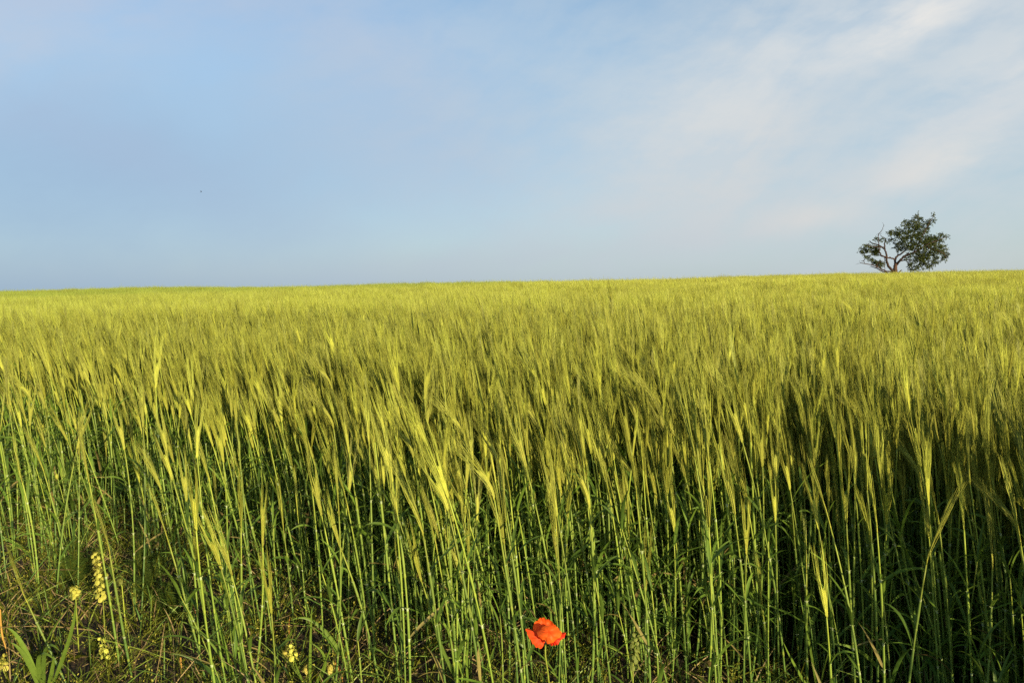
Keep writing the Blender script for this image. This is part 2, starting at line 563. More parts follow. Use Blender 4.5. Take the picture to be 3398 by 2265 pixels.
rng = np.random.default_rng(7)
kit = []                                                     # the crop's plants, never linked to the scene themselves
near_parts = []
for i in range(26):
    p = stalk_parts(rng, rng.uniform(.55, .68) if i < 16 else rng.uniform(.40, .58), nod=nod_of(rng), ear_len=rng.uniform(.075, .10), awn_len=rng.uniform(.115, .16),
                    rad=rng.uniform(.0021, .0029))
    near_parts.append(p)
    kit.append(whole(p).mesh('barley_plant', BMATS))
N_EARED = len(kit)
for i in range(10):                                          # leafy side shoots without an ear
    p = stalk_parts(rng, rng.uniform(.22, .50), ears=False, rad=rng.uniform(.0016, .0022), leafy=rng.uniform(1.2, 1.7))
    near_parts.append(p)
    kit.append(whole(p).mesh('barley_shoot', BMATS))
N_NEAR = len(kit)
for i in range(8):
    mb = MB()
    for k in range(30):
        p = stalk_parts(rng, rng.uniform(.53, .70), nod=nod_of(rng), lod=1, awn_len=rng.uniform(.12, .17), rad=.0024)
        whole(p, mb, rng.normal(0, .5), (rng.uniform(-.17, .17), rng.uniform(-.17, .17), 0))
    kit.append(mb.mesh('barley_clump', BMATS))
N_MID = 8
for i in range(6):
    mb = MB()
    for k in range(150):
        p = stalk_parts(rng, rng.uniform(.52, .71) * (1.22 if rng.random() < .02 else 1), nod=nod_of(rng), lod=2, awn_len=rng.uniform(.11, .15), rad=.0026)
        whole(p, mb, rng.normal(0, .5), (rng.uniform(-.45, .45), rng.uniform(-.45, .45), 0))
    kit.append(mb.mesh('barley_patch', BMATS))
N_FAR = 6

kit_col = bpy.data.collections.new("barley kit")
for i, me in enumerate(kit):
    o = bpy.data.objects.new("barley_plant_%03d" % i, me)
    kit_col.objects.link(o)


def edge_y(x):
    """near edge of the crop"""
    return 2.25 - 0.40 * x - 0.42 * np.minimum(x + .1, 0) - 1.45 * np.maximum(x - 1.10, 0) + 0.10 * np.sin(x * 3.1) + 0.06 * np.sin(x * 7.7 + 1)


def smooth_noise(x, y, s, seed):
    a = np.random.default_rng(seed).uniform(0, 6.28, 8)
    return (np.sin(x / s + a[0]) * np.sin(y / s * 1.3 + a[1]) + np.sin((x + y) / s * .61 + a[2]) * np.sin((x - y) / s * .83 + a[3])
            + .6 * np.sin(x / s * 2.3 + a[4] + 1.2 * np.sin(y / s + a[5]))) / 2.2


def scatter(y0, y1, dens, seed, margin=1.5):
    r = np.random.default_rng(seed)
    xm = 0.80 * y1 + margin
    n = int((y1 - y0) * 2 * xm * dens)
    x, y = r.uniform(-xm, xm, n), r.uniform(y0, y1, n)
    keep = np.abs(x) < 0.80 * y + margin
    return x[keep], y[keep], r


# near plants, one by one
x, y, r = scatter(1.5, 7.6, 1250, 21)
xr, yr = r.uniform(1.0, 3.6, 7500), r.uniform(-1.6, 1.5, 7500)   # the crop swings round to the right of the camera
ok = (xr > .72 * np.maximum(yr, 0) + .35) & (r.random(7500) < np.where(yr > 0.3, .20, .08))
x, y = np.concatenate([x, xr[ok]]), np.concatenate([y, yr[ok]])
e = edge_y(x)
depth_in = y - e
prob = np.clip(depth_in / 0.40, 0, 1) * np.where(depth_in < .6, .72, 1.0)
sparse = (depth_in > -0.85) & (depth_in < 0.1) & (y > 1.8) & (r.random(len(x)) < np.where(x < .1, .08, .045))
keep = (r.random(len(x)) < prob) | sparse
pxs = CX + FPX * x / np.maximum(y, .1)
keep &= ~((np.abs(pxs - 330) < 75) & (y < 3.0)) & ~((np.abs(pxs - 1812) < 75) & (y < 1.9)) & ~((np.abs(pxs - 470) < 60) & (y < 2.7)) & ~((np.abs(pxs - 1010) < 75) & (y < 2.45))
pod = on_ground(352, 2190)                                   # open ground on the sunny side of the tall pod weed
sx, sy = math.sin(SUN_AZ), -math.cos(SUN_AZ)
ra, rb = (x - pod[0]) * sx + (y - pod[1]) * sy, np.abs((x - pod[0]) * sy - (y - pod[1]) * sx)
keep &= ~((ra > -.1) & (ra < 1.9) & (rb < .07))
x, y, depth_in = x[keep], y[keep], depth_in[keep]
near = dict(x=x, y=y, i=np.where(r.random(len(x)) < np.where(depth_in > .6, .93, .60), np.where(depth_in > .6, r.integers(0, 16, len(x)), r.integers(0, N_EARED, len(x))), r.integers(N_EARED, N_NEAR, len(x))), rz=r.normal(0, .75, len(x)), sc=r.normal(1, .075, len(x)), tx=r.normal(0, .045, len(x)), ty=r.normal(0, .045, len(x)))
near['sc'] *= 1 + .05 * smooth_noise(x, y, 1.1, 3)
near['ty'] -= .035 + .03 * smooth_noise(x, y, 1.6, 4) + 0.03 * np.clip(-x / 2, -1, 2)
droop = np.array([bool(p['ear'].v) and (np.array(p['ear'].v[-1]) - np.array(p['ear'].v[0]))[2] < .066 for p in near_parts])
swap = droop[near['i']] & (depth_in < .6)                   # the outermost plants hold their ears up
near['i'] = np.where(swap, int(np.argmin(droop)), near['i'])
# mid and far clumps
x, y, r = scatter(7.4, 26, 24, 22)
mid = dict(x=x, y=y, i=N_NEAR + r.integers(0, N_MID, len(x)), rz=r.normal(0, .5, len(x)), sc=r.normal(1, .05, len(x)), tx=r.normal(0, .04, len(x)), ty=r.normal(0, .05, len(x)))
mid['sc'] *= 1 + .055 * smooth_noise(x, y, 2.2, 5)
mid['ty'] -= .04 + .035 * smooth_noise(x, y, 2.9, 6)
x, y, r = scatter(25.5, 78, 2.1, 23, 4)
far = dict(x=x, y=y, i=N_NEAR + N_MID + r.integers(0, N_FAR, len(x)), rz=r.normal(0, .5, len(x)), sc=r.normal(1, .05, len(x)), tx=r.normal(0, .03, len(x)), ty=r.normal(0, .04, len(x)))
far['sc'] *= 1 + .06 * smooth_noise(x, y, 4.5, 8)
far['ty'] -= .04 + .035 * smooth_noise(x, y, 5.5, 9)

# the nearest plants in view stand as objects of their own
N_OWN = 255
in_view = (np.abs(near['x']) < 0.66 * near['y'] + .12) & (near['y'] > 1.9)
dist = np.hypot(near['x'], near['y']) - 0.0
score = np.where(in_view, dist + np.maximum(near['y'] - edge_y(near['x']) - .2, 0) * 0.8, 1e9)
own = np.argsort(score)[:N_OWN]
rest = np.ones(len(near['x']), bool)
rest[own] = False


def instancer(name, groups):
    P = np.concatenate([np.stack([g['x'], g['y'], gz(g['x'], g['y'])], 1) for g in groups])
    idx = np.concatenate([g['i'] for g in groups]).astype(np.int32)
    R = np.concatenate([np.stack([g['tx'], g['ty'], g['rz']], 1) for g in groups])
    sc = np.concatenate([g['sc'] for g in groups])
    me = bpy.data.meshes.new(name)
    me.vertices.add(len(P))
    me.vertices.foreach_set('co', P.astype(np.float32).ravel())
    a = me.attributes.new('pick', 'INT', 'POINT'); a.data.foreach_set('value', idx)
    a = me.attributes.new('turn', 'FLOAT_VECTOR', 'POINT'); a.data.foreach_set('vector', R.astype(np.float32).ravel())
    a = me.attributes.new('size', 'FLOAT', 'POINT'); a.data.foreach_set('value', sc.astype(np.float32))
    me.update()
    o = bpy.data.objects.new(name, me)
    COL.objects.link(o)
    g = bpy.data.node_groups.new('crop', 'GeometryNodeTree')
    g.interface.new_socket('Geometry', in_out='INPUT', socket_type='NodeSocketGeometry')
    g.interface.new_socket('Geometry', in_out='OUTPUT', socket_type='NodeSocketGeometry')
    gi, go = g.nodes.new('NodeGroupInput'), g.nodes.new('NodeGroupOutput')
    ci = g.nodes.new('GeometryNodeCollectionInfo')
    ci.inputs['Collection'].default_value = kit_col
    ci.inputs['Separate Children'].default_value = True
    ci.inputs['Reset Children'].default_value = True
    ip = g.nodes.new('GeometryNodeInstanceOnPoints')
    ip.inputs['Pick Instance'].default_value = True
    mp = g.nodes.new('GeometryNodeMeshToPoints')

    def attr(nm, typ):
        n = g.nodes.new('GeometryNodeInputNamedAttribute')
        n.data_type = typ
        n.inputs['Name'].default_value = nm
        return n.outputs['Attribute']
    er = g.nodes.new('FunctionNodeEulerToRotation')
    L = g.links.new
    L(gi.outputs[0], mp.inputs[0])
    L(mp.outputs[0], ip.inputs['Points'])
    L(ci.outputs[0], ip.inputs['Instance'])
    L(attr('pick', 'INT'), ip.inputs['Instance Index'])
    L(attr('turn', 'FLOAT_VECTOR'), er.inputs[0])
    L(er.outputs[0], ip.inputs['Rotation'])
    L(attr('size', 'FLOAT'), ip.inputs['Scale'])
    L(ip.outputs[0], go.inputs[0])
    md = o.modifiers.new('crop', 'NODES')
    md.node_group = g
    return o


near_rest = {k: v[rest] for k, v in near.items()}
field = instancer('barley_crop', [near_rest, mid, far])
tag(field, 'dense green and gold bearded barley filling the field up to the skyline', 'barley crop', kind='stuff')


# ------------------------------------------------------------------ ground
def build_ground():
    ys = np.concatenate([np.linspace(-60, 0, 14)[:-1], np.linspace(0, 6, 90), np.linspace(6, 95, 90)[1:], np.geomspace(100, 1500, 14)])
    xs = np.concatenate([-np.geomspace(4, 1200, 36)[::-1], np.linspace(-4, 4, 110)[1:-1], np.geomspace(4, 1200, 36)])
    X, Y = np.meshgrid(xs, ys)
    Z = gz(X, Y)
    rr = np.random.default_rng(3)
    near_w = np.clip(1 - np.hypot(X, Y - 3) / 5, 0, 1)
    Z = Z + near_w * (rr.normal(0, .006, Z.shape) + .012 * smooth_noise(X, Y, .13, 11))
    V = np.stack([X, Y, Z], -1).reshape(-1, 3)
    ny, nx = X.shape
    F = [(j * nx + i, j * nx + i + 1, (j + 1) * nx + i + 1, (j + 1) * nx + i) for j in range(ny - 1) for i in range(nx - 1)]
    m = bpy.data.materials.new('soil')
    m.use_nodes = True
    t = m.node_tree
    b = t.nodes['Principled BSDF']
    tc = N(t, 'ShaderNodeTexCoord')
    n1 = N(t, 'ShaderNodeTexNoise')
    n1.inputs['Scale'].default_value = 9
    n1.inputs['Detail'].default_value = 8
    n1.inputs['Roughness'].default_value = .7
    t.links.new(tc.outputs['Object'], n1.inputs['Vector'])
    n2 = N(t, 'ShaderNodeTexNoise')
    n2.inputs['Scale'].default_value = 70
    n2.inputs['Detail'].default_value = 5
    t.links.new(tc.outputs['Object'], n2.inputs['Vector'])
    c = MIX(t, M(t, 'MULTIPLY_ADD', n1.outputs[0], 2.4, -.7, clamp=True), (.020, .012, .006), (.075, .044, .018))
    c = MIX(t, M(t, 'MULTIPLY_ADD', n2.outputs[0], 3, -1.5, clamp=True), c, (.022, .030, .009))
    t.links.new(c, b.inputs['Base Color'])
    b.inputs['Roughness'].default_value = .95
    bp = N(t, 'ShaderNodeBump')
    bp.inputs['Strength'].default_value = .8
    bp.inputs['Distance'].default_value = .02
    t.links.new(n2.outputs[0], bp.inputs['Height'])
    t.links.new(bp.outputs[0], b.inputs['Normal'])
    me = bpy.data.meshes.new('ground')
    me.from_pydata(V.tolist(), [], F)
    me.materials.append(m)
    me.polygons.foreach_set('use_smooth', np.full(len(F), True))
    o = bpy.data.objects.new('ground', me)
    COL.objects.link(o)
    tag(o, 'dark brown soil of the field and its weedy margin', 'ground', kind='structure')


build_ground()


# ------------------------------------------------------------------ barley plants of the front rows
def own_stalk(parts_meshes, loc, rot, sc, label, group):
    o = thing('barley_stalk', label, 'barley stalk', loc, group)
    o.rotation_euler = rot
    o.scale = (sc, sc, sc)
    put('stem', parts_meshes['stem'], None, o)
    for l in parts_meshes['leaf']:
        put('leaf', l, None, o)
    if parts_meshes['ear'] is not None:
        e = put('ear', parts_meshes['ear'], None, o)
        put('awns', parts_meshes['awns'], None, e)
    return o


def to_meshes(p):
    return dict(stem=p['stem'].mesh('stem', BMATS), leaf=[l.mesh('leaf', [MAT['wilt' if l.wilt else 'leaf']]) for l in p['leaf']],
                ear=p['ear'].mesh('ear', [MAT['ear']]) if p['ear'].v else None,
                awns=p['awns'].mesh('awns', [MAT['awn']]) if p['awns'].v else None)


near_meshes = [to_meshes(p) for p in near_parts]


def where(px):
    return ('in the weedy left corner' if px < 520 else 'right of the yellow pod spike' if px < 1050
            else 'left of the poppy' if px < 1640 else 'right behind the poppy' if px < 2050
            else 'right of the poppy' if px < 2700 else 'in the right front corner')


def look(v, ty):
    p = near_parts[v]
    if not p['ear'].v:
        return 'leafy earless barley shoot'
    a = np.array(p['ear'].v)
    d = a[-1] - a[0]
    nodding = d[2] < 0.6 * np.linalg.norm(d)
    if nodding:
        return 'barley stalk with a nodding bearded ear'
    return 'barley stalk with a bearded ear leaning left' if ty < -.10 else 'barley stalk with an upright bearded ear' if ty > -.03 else 'slightly tilted bearded barley stalk'


for k in own:
    X, Y = near['x'][k], near['y'][k]
    px = CX + FPX * X / Y
    own_stalk(near_meshes[near['i'][k]], (X, Y, float(gz(X, Y))), (near['tx'][k], near['ty'][k], near['rz'][k]), near['sc'][k],
              look(near['i'][k], near['ty'][k]) + ' ' + where(px), 'barley stalks along the near edge of the field')

# plants that stand out: foot, top of the stem, tip of the ear (as seen in the photograph), number of leaves, label
KEY = [
    ((1172, 2275), (1068, 1712), (1040, 1560), 1, 'long slanting yellow barley stalk, its ear tall and bright, left of the middle'),
    ((1560, 2290), (1462, 1800), (1392, 1650), 2, 'barley stalk whose ear spreads its awns in a wide fan, left of the poppy'),
    ((1622, 2300), (1545, 1960), (1500, 1830), 2, 'short leaning barley stalk with long low blades just left of the poppy'),
    ((1866, 2330), (1842, 1800), (1826, 1650), 1, 'straight pale barley stalk rising right behind the poppy flower'),
    ((1960, 2330), (1957, 1690), (1905, 1590), 0, 'smooth vertical yellow barley stalk standing alone right of the poppy'),
    ((2140, 2330), (2142, 1960), (2150, 1850), 1, 'barley stalk with a golden ear low down, right of the dark seed spike'),
    ((2557, 2300), (2529, 2010), (2519, 1930), 0, 'short bright yellow barley stalk with a thin ear, among dark stems at right'),
    ((2680, 2340), (2676, 1900), (2668, 1790), 2, 'pale green barley stalk with one flat blade reaching left, right of the poppy'),
    ((3320, 2330), (3300, 2060), (3255, 1900), 2, 'barley stalk with a thin bent ear at the dark right edge'),
    ((845, 2270), (872, 1815), (880, 1660), 1, 'pale barley stalk leaning slightly right with a level blade near its top'),
    ((802, 2200), (800, 1750), (798, 1640), 1, 'upright golden eared barley stalk beside the stalk with the level blade'),
    ((690, 2290), (560, 1800), (520, 1690), 2, 'leaning barley stalk right of the feathery weed, with narrow blades'),
    ((720, 2200), (660, 1890), (650, 1740), 2, 'slim barley stalk between the feathery weed and the golden eared stalk'),
    ((232, 2290), (92, 2000), (60, 1900), 2, 'strongly slanting barley stalk low in the left corner, with pale joints'),
    ((130, 1990), (74, 1600), (56, 1480), 1, 'thick pale barley stalk near the left edge, left of the yellow seed spike'),
    ((400, 2230), (296, 1600), (272, 1460), 1, 'tall slanting barley stalk just right of the yellow seed spike'),
    ((440, 2260), (365, 1840), (330, 1740), 2, 'barley stalk with a withered lower blade beside the yellow seed spike'),
    ((1260, 2280), (1135, 1830), (1105, 1700), 2, 'green barley stalk leaning left, next right of the long slanting yellow one'),
    ((1500, 2280), (1400, 1930), (1375, 1800), 2, 'barley stalk with blades spreading left in front of the wide awn fan'),
]
krng = np.random.default_rng(77)
for foot, top, eartip, nl, label in KEY:
    b = on_ground(*foot)
    t = at_depth(*top, b[1] + krng.uniform(-.02, .05))
    et = at_depth(*eartip, t[1] + krng.uniform(-.03, .03))
    el = float(np.clip(np.linalg.norm(et - t), .055, .115))
    p = stalk_parts(krng, tip=t - b, ear_dir=et - t, ear_len=el, awn_len=krng.uniform(.11, .145), n_leaf=nl, rad=krng.uniform(.0027, .0033))
    own_stalk(to_meshes(p), b, (0, 0, 0), 1.0, label, 'barley stalks along the near edge of the field')


# ------------------------------------------------------------------ poppy
def poppy():
    r = np.random.default_rng(5)
    D = 1.70
    A = at_depth(1808, 2141, D)
    foot = at_depth(1838, 2600, D + .03)
    foot[2] = float(gz(foot[0], foot[1]))
    o = thing('poppy', 'single orange-red poppy flower in front of the barley', 'poppy', foot)
    px = D / FPX

    def P(x, y, dy):
        return at_depth(x, y, D + dy) - foot
    a = A - foot
    st = MB()
    mid1 = P(1812, 2190, 0)
    q = np.concatenate([bezier(np.zeros(3), P(1836, 2330, .01), mid1, 9)[:-1], bezier(mid1, P(1807, 2165, 0), P(1812, 2112, .003), 5)])
    tube(st, q, [.0017] * len(q), 7, 0, 0.75)
    for i in range(120):                                     # fine hairs
        k = r.integers(1, len(q) - 1)
        p = q[k] + (q[k + 1] - q[k]) * r.random()
        d = unit(r.normal(0, 1, 3) * [1, 1, .3])
        tube(st, [p, p + d * .005], [.00018, .00005], 3, 0, .9, cap=False)
    put('stem', st, [MAT['stem']], o)
    core = MB()
    tube(core, [a, a + np.array([-.001, .002, .005]), a + np.array([-.001, .003, .009])], [.002, .004, .003], 8, 0, .4)
    put('seed_capsule', core, [MAT['weed']], o)
    sm = MB()
    for i in range(70):
        d = unit(np.array([r.normal(-.15, .6), r.normal(.3, .6), 1.0]))
        e = a + d * r.uniform(.006, .010)
        tube(sm, [a, e], [.0003, .0003], 3, 0, .3, cap=False)
        tube(sm, [e, e + d * .0025], [.0011, .0008], 4, 0, .5)
    put('stamens', sm, [MAT['black']], o)
    petals = [
        # root, outline, bulge towards the back
        ((1814, 2108, .006), [(1776, 2112, .006), (1769, 2095, .016), (1770, 2076, .024), (1779, 2059, .030), (1793, 2050, .033), (1810, 2050, .033), (1827, 2058, .031), (1843, 2073, .027), (1856, 2090, .018), (1858, 2104, .008)], .016, 0),
        ((1820, 2094, -.021), [(1796, 2083, -.010), (1783, 2096, -.014), (1785, 2107, -.022), (1796, 2118, -.027), (1811, 2128, -.030), (1826, 2132, -.030), (1843, 2126, -.028), (1856, 2114, -.023), (1864, 2099, -.014), (1850, 2083, -.010), (1836, 2074, -.009), (1812, 2074, -.009), (1796, 2083, -.010)], -.007, .003),
        ((1806, 2112, .000), [(1776, 2100, .004), (1758, 2090, .004), (1744, 2083, .000), (1748, 2098, -.006), (1758, 2118, -.012), (1771, 2137, -.016), (1789, 2151, -.018), (1800, 2144, -.014), (1808, 2134, -.008)], -.006, .003),
        ((1826, 2116, .000), [(1850, 2106, .004), (1864, 2099, .004), (1876, 2097, .000), (1877, 2104, -.006), (1867, 2118, -.012), (1853, 2132, -.016), (1838, 2142, -.016), (1826, 2137, -.010)], -.006, .003),
    ]
    for root, ol, bulge, up in petals:
        a2 = P(*root)
        pts = np.array([P(*q) for q in ol])
        nu, nv = 33, 18
        us = np.linspace(0, len(pts) - 1, nu)
        verts, rip = [], []
        ph = r.uniform(0, 6.28, 6)
        for u in us:
            i = min(int(u), len(pts) - 2)
            w = u - i
            p0, p1, p2, p3 = pts[max(i - 1, 0)], pts[i], pts[i + 1], pts[min(i + 2, len(pts) - 1)]
            e = 0.5 * (2 * p1 + (p2 - p0) * w + (2 * p0 - 5 * p1 + 4 * p2 - p3) * w * w + (3 * p1 - p0 - 3 * p2 + p3) * w ** 3)
            ang = u / (len(pts) - 1)
            e = e + np.array([0, .0016, .0007]) * math.sin(ang * 30 + ph[0]) + np.array([.0006, .0008, .0006]) * math.sin(ang * 71 + ph[1])
            for v in np.linspace(0.03, 1, nv):
                p = a2 + (e - a2) * v
                p = p + np.array([0, bulge, up]) * math.sin(math.pi * v) * (.35 + .65 * math.sin(math.pi * min(max(ang, .02), .98)))
                cr = v * (.0009 * math.sin(ang * 55 + ph[2] + 1.5 * math.sin(v * 5 + ph[3])) + .0007 * math.sin(ang * 23 + v * 9 + ph[4]))
                verts.append(p + np.array([0, cr, cr * .6]))
                rip.append(.25 + .55 * v + .15 * math.sin(ang * 40 + ph[5]))
        faces = [(i * nv + j, i * nv + j + 1, (i + 1) * nv + j + 1, (i + 1) * nv + j) for i in range(nu - 1) for j in range(nv - 1)]
        mb = MB()
        mb.add(verts, faces, 0, rip)
        put('petal', mb, [MAT['petal']], o)
    # the leaves at the foot
    for az in (0.4, 2.4, 4.2):
        mb = MB()
        path, w, side = leaf_blade(r, np.array([0, 0, .02]), az, 1.0, .12, .016, .4)
        ribbon(mb, path, w, side, .2, 0, .5)
        for k in range(2, 8):
            for s in (-1, 1):
                d = side[k] * s
                ribbon(mb, [path[k], path[k] + d * .012 + np.array([0, 0, .005]), path[k] + d * .022], [.005, .004, .001], unit(path[k] - path[k - 1]), .1, 0, .5)
        put('leaf', mb, [MAT['weed']], o)


poppy()


def poppy_bud():
    Y = on_ground(215, 1880)[1]
    top = at_depth(183, 1560, Y)
    tip = at_depth(188, 1572, Y)
    foot = at_depth(240, 1880, Y)
    foot[2] = float(gz(foot[0], foot[1]))
    o = thing('poppy_bud', 'closed green poppy bud hanging among barley stems at the left', 'poppy bud', foot)
    mb = MB()
    st = top - foot
    path = np.concatenate([bezier(np.zeros(3), st * .5 + np.array([.03, 0, 0]), st, 10), [st + np.array([-.004, 0, .004]), tip - foot]])
    tube(mb, path, [.0014] * len(path), 6, 0, .6)
    put('stem', mb, [MAT['stem']], o)
    b = MB()
    c = tip - foot
    tube(b, [c + np.array([0, 0, .001]), c - np.array([0, 0, .004]), c - np.array([0, 0, .011]), c - np.array([-.001, 0, .018]), c - np.array([-.001, 0, .023])],
         [.002, .0058, .0068, .005, .0012], 9, 0, .5)
    put('bud', b, [MAT['ear']], o)


poppy_bud()


# ------------------------------------------------------------------ weeds of the margin
def pod_disc(mb, c, n, up, r, ripe, mat=0):
    """a round flat pod, thicker at the middle, with a raised rim and a notch at its tip"""
    n = unit(n)
    s = unit(np.cross(n, up))
    u = np.cross(s, n)
    k = 10
    ring = []
    for i in range(k):
        w = 2 * math.pi * i / k
        rr = r * (1.0 - (.22 if i == 0 else 0))
        ring.append(c + rr * (math.cos(w) * u * 1.2 + math.sin(w) * s))
    inner = [c + (p - c) * .72 - n * r * .02 for p in ring]
    v = ring + inner + [c + n * r * .32, c - n * r * .32]
    f = []
    for i in range(k):
        j = (i + 1) % k
        f += [(i, j, k + j, k + i), (k + i, k + j, 2 * k), (k + j, k + i, 2 * k + 1)]
    mb.add(v, f, mat, [ripe + .25] * k + [ripe] * k + [ripe - .1] * 2)


def seed_spike(label, pts, heads, leaf_n=3, seed=0, dark=0.0, Y=None, pod='pod'):
    """upright weed whose stem ends in spikes of round pods; pts are foot and spike ends as pixels"""
    r = np.random.default_rng(seed)
    foot = on_ground(*pts) if Y is None else at_depth(pts[0], pts[1], Y)
    Y = foot[1]
    foot[2] = float(gz(foot[0], foot[1]))
    o = thing('pepperwort_plant', label, 'weed', foot, 'yellow pod weeds of the field margin')
    st = MB()
    for (b, t, n, width, size) in heads:
        B, T = at_depth(*b, Y) - foot, at_depth(*t, Y) - foot
        path = np.concatenate([bezier(np.zeros(3), B * .55, B, 7), bezier(B, (B + T) / 2, T, 8)[1:]])
        tube(st, path, np.linspace(.0022, .0010, len(path)), 6, 0, .75)
        hd = MB()
        ax = unit(T - B)
        for i in range(n):
            q = (i + .5) / n
            c0 = B + (T - B) * q
            w = i * 2.4 + r.normal(0, .25)
            d = np.array([math.cos(w), math.sin(w), 0])
            d = unit(d - np.dot(d, ax) * ax)
            shrink = 1.0 - .35 * q
            c1 = c0 + d * width * (1 - .25 * q) * r.uniform(.75, 1.1) + ax * width * .3
            tube(hd, [c0, (c0 + c1) / 2 - ax * .001, c1], [.0006] * 3, 3, 0, .8, cap=False)
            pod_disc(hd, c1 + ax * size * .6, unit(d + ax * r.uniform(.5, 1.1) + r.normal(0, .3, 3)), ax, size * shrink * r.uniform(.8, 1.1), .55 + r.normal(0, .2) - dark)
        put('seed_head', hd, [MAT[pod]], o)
    for k in range(5):
        h = np.array([0, 0, r.uniform(.02, .08)])
        az = r.uniform(0, 6.28)
        d = np.array([math.cos(az), math.sin(az), .7]) * r.uniform(.02, .04)
        tube(st, [h, h + d], [.0008, .0005], 4, 0, .7, cap=False)
    put('stem', st, [MAT['stem']], o)
    for k in range(leaf_n):
        mb = MB()
        path, w, side = leaf_blade(r, np.array([0, 0, r.uniform(.01, .06)]), r.uniform(0, 6.28), r.uniform(.3, 1), r.uniform(.03, .06), .011, .2, 6)
        ribbon(mb, path, w, side, .2, 0, .6)
        put('leaf', mb, [MAT['weed']], o)
    return o


seed_spike('tall weed spike packed with round yellow-green pods at the left', (352, 2190),
           [((343, 2000), (325, 1842), 58, .020, .0082)], 4, 1)
seed_spike('small round cluster of pale yellow pods just left of the tall pod spike', (262, 2170),
           [((252, 1990), (244, 1955), 18, .014, .0085)], 2, 2)
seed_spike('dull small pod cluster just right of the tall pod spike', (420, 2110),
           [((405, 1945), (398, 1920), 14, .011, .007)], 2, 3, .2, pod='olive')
seed_spike('loose low spike of small pods under the tall pod spike', (362, 2262),
           [((352, 2190), (336, 2120), 16, .011, .0065)], 2, 4)
seed_spike('open sprig of bright yellow pods under the arching grass blade', (972, 2262),
           [((974, 2195), (964, 2140), 18, .014, .0078), ((945, 2180), (944, 2165), 10, .010, .006)], 2, 5, -.2)
seed_spike('tiny golden pod cluster low beside the arching grass blade', (1018, 2300),
           [((1018, 2235), (1016, 2210), 20, .010, .0068)], 1, 6, -.4)
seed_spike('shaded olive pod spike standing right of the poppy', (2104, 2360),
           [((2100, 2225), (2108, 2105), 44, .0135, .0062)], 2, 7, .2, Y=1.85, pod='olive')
seed_spike('low yellow pod sprig at the bottom left corner of the margin', (30, 2270),
           [((12, 2225), (6, 2180), 14, .012, .008)], 2, 8)
seed_spike('low orange-tinted pod sprig between two slanting stalks at the bottom', (1110, 2290),
           [((1100, 2235), (1098, 2205), 14, .013, .0085)], 2, 9, -.3)


def feathery(label, foot_px, top_px, spread, n, seed):
    r = np.random.default_rng(seed)
    foot = on_ground(*foot_px)
    top = at_depth(*top_px, foot[1]) - foot
    o = thing('mayweed_plant', label, 'weed', foot, 'feathery weeds of the field margin')
    st, fo = MB(), MB()
    stems = [top] + [top * r.uniform(.65, .95) + np.array([r.normal(0, spread * .5), r.normal(0, spread * .4), 0]) for _ in range(5)]
    for T in stems:
        path = bezier(np.zeros(3), T * .5 + np.array([0, 0, .02]), T, 8)
        tube(st, path, np.linspace(.0024, .0010, 8), 5, 0, .45)
        for k in range(n):
            q = r.uniform(.15, 1)
            p = path[0] + (T - path[0]) * q
            az = r.uniform(0, 6.28)
            d = unit(np.array([math.cos(az), math.sin(az), r.uniform(.0, .9)]))
            ln = r.uniform(.025, .055)
            tip = p + d * ln - np.array([0, 0, .006])
            tube(fo, [p, (p + tip) / 2 + np.array([0, 0, .004]), tip], [.0007, .0006, .0003], 3, 0, .3 + .5 * r.random(), cap=False)
            for j in range(9):
                c = p + (tip - p) * (.2 + .09 * j)
                s = unit(np.cross(d, r.normal(0, 1, 3)))
                c1 = c + s * r.uniform(.006, .013) + d * .005
                tube(fo, [c, c1], [.0005, .0002], 3, 0, .3 + .5 * r.random(), cap=False)
                c2 = (c + c1) / 2
                tube(fo, [c2, c2 + d * .006 + r.normal(0, .002, 3)], [.0004, .0002], 3, 0, .5, cap=False)
    put('stem', st, [MAT['weed']], o)
    put('foliage', fo, [MAT['fern']], o)


feathery('tall green feathery weed between the pod spike and the barley', (482, 2020), (470, 1740), .10, 44, 11)
feathery('low dark feathery weed left behind the yellow pod spike', (240, 1950), (250, 1790), .12, 36, 12)
feathery('small feathery weed in shade right of the tall feathery one', (560, 2060), (560, 1930), .09, 28, 13)


def whorl_weed(label, foot_px, top_px, seed):
    r = np.random.default_rng(seed)
    foot = on_ground(*foot_px)
    top = at_depth(*top_px, foot[1]) - foot
    o = thing('bedstraw_plant', label, 'weed', foot)
    st = MB()
    tube(st, bezier(np.zeros(3), top * .5 + np.array([.01, 0, 0]), top, 7), [.0012] * 7, 4, 0, .5)
    put('stem', st, [MAT['weed']], o)
    for q in (.3, .5, .7, .85, 1.0):
        for k in range(7):
            az = k * 6.28 / 7 + q * 3
            mb = MB()
            path, w, side = leaf_blade(r, top * q, az, r.uniform(.1, .6), r.uniform(.022, .034), .007, .1, 5)
            ribbon(mb, path, w, side, .2, 0, .65)
            put('leaf', mb, [MAT['weed']], o)


whorl_weed('small bushy weed with whorled green leaves, left of the poppy', (1425, 2185), (1415, 2070), 14)


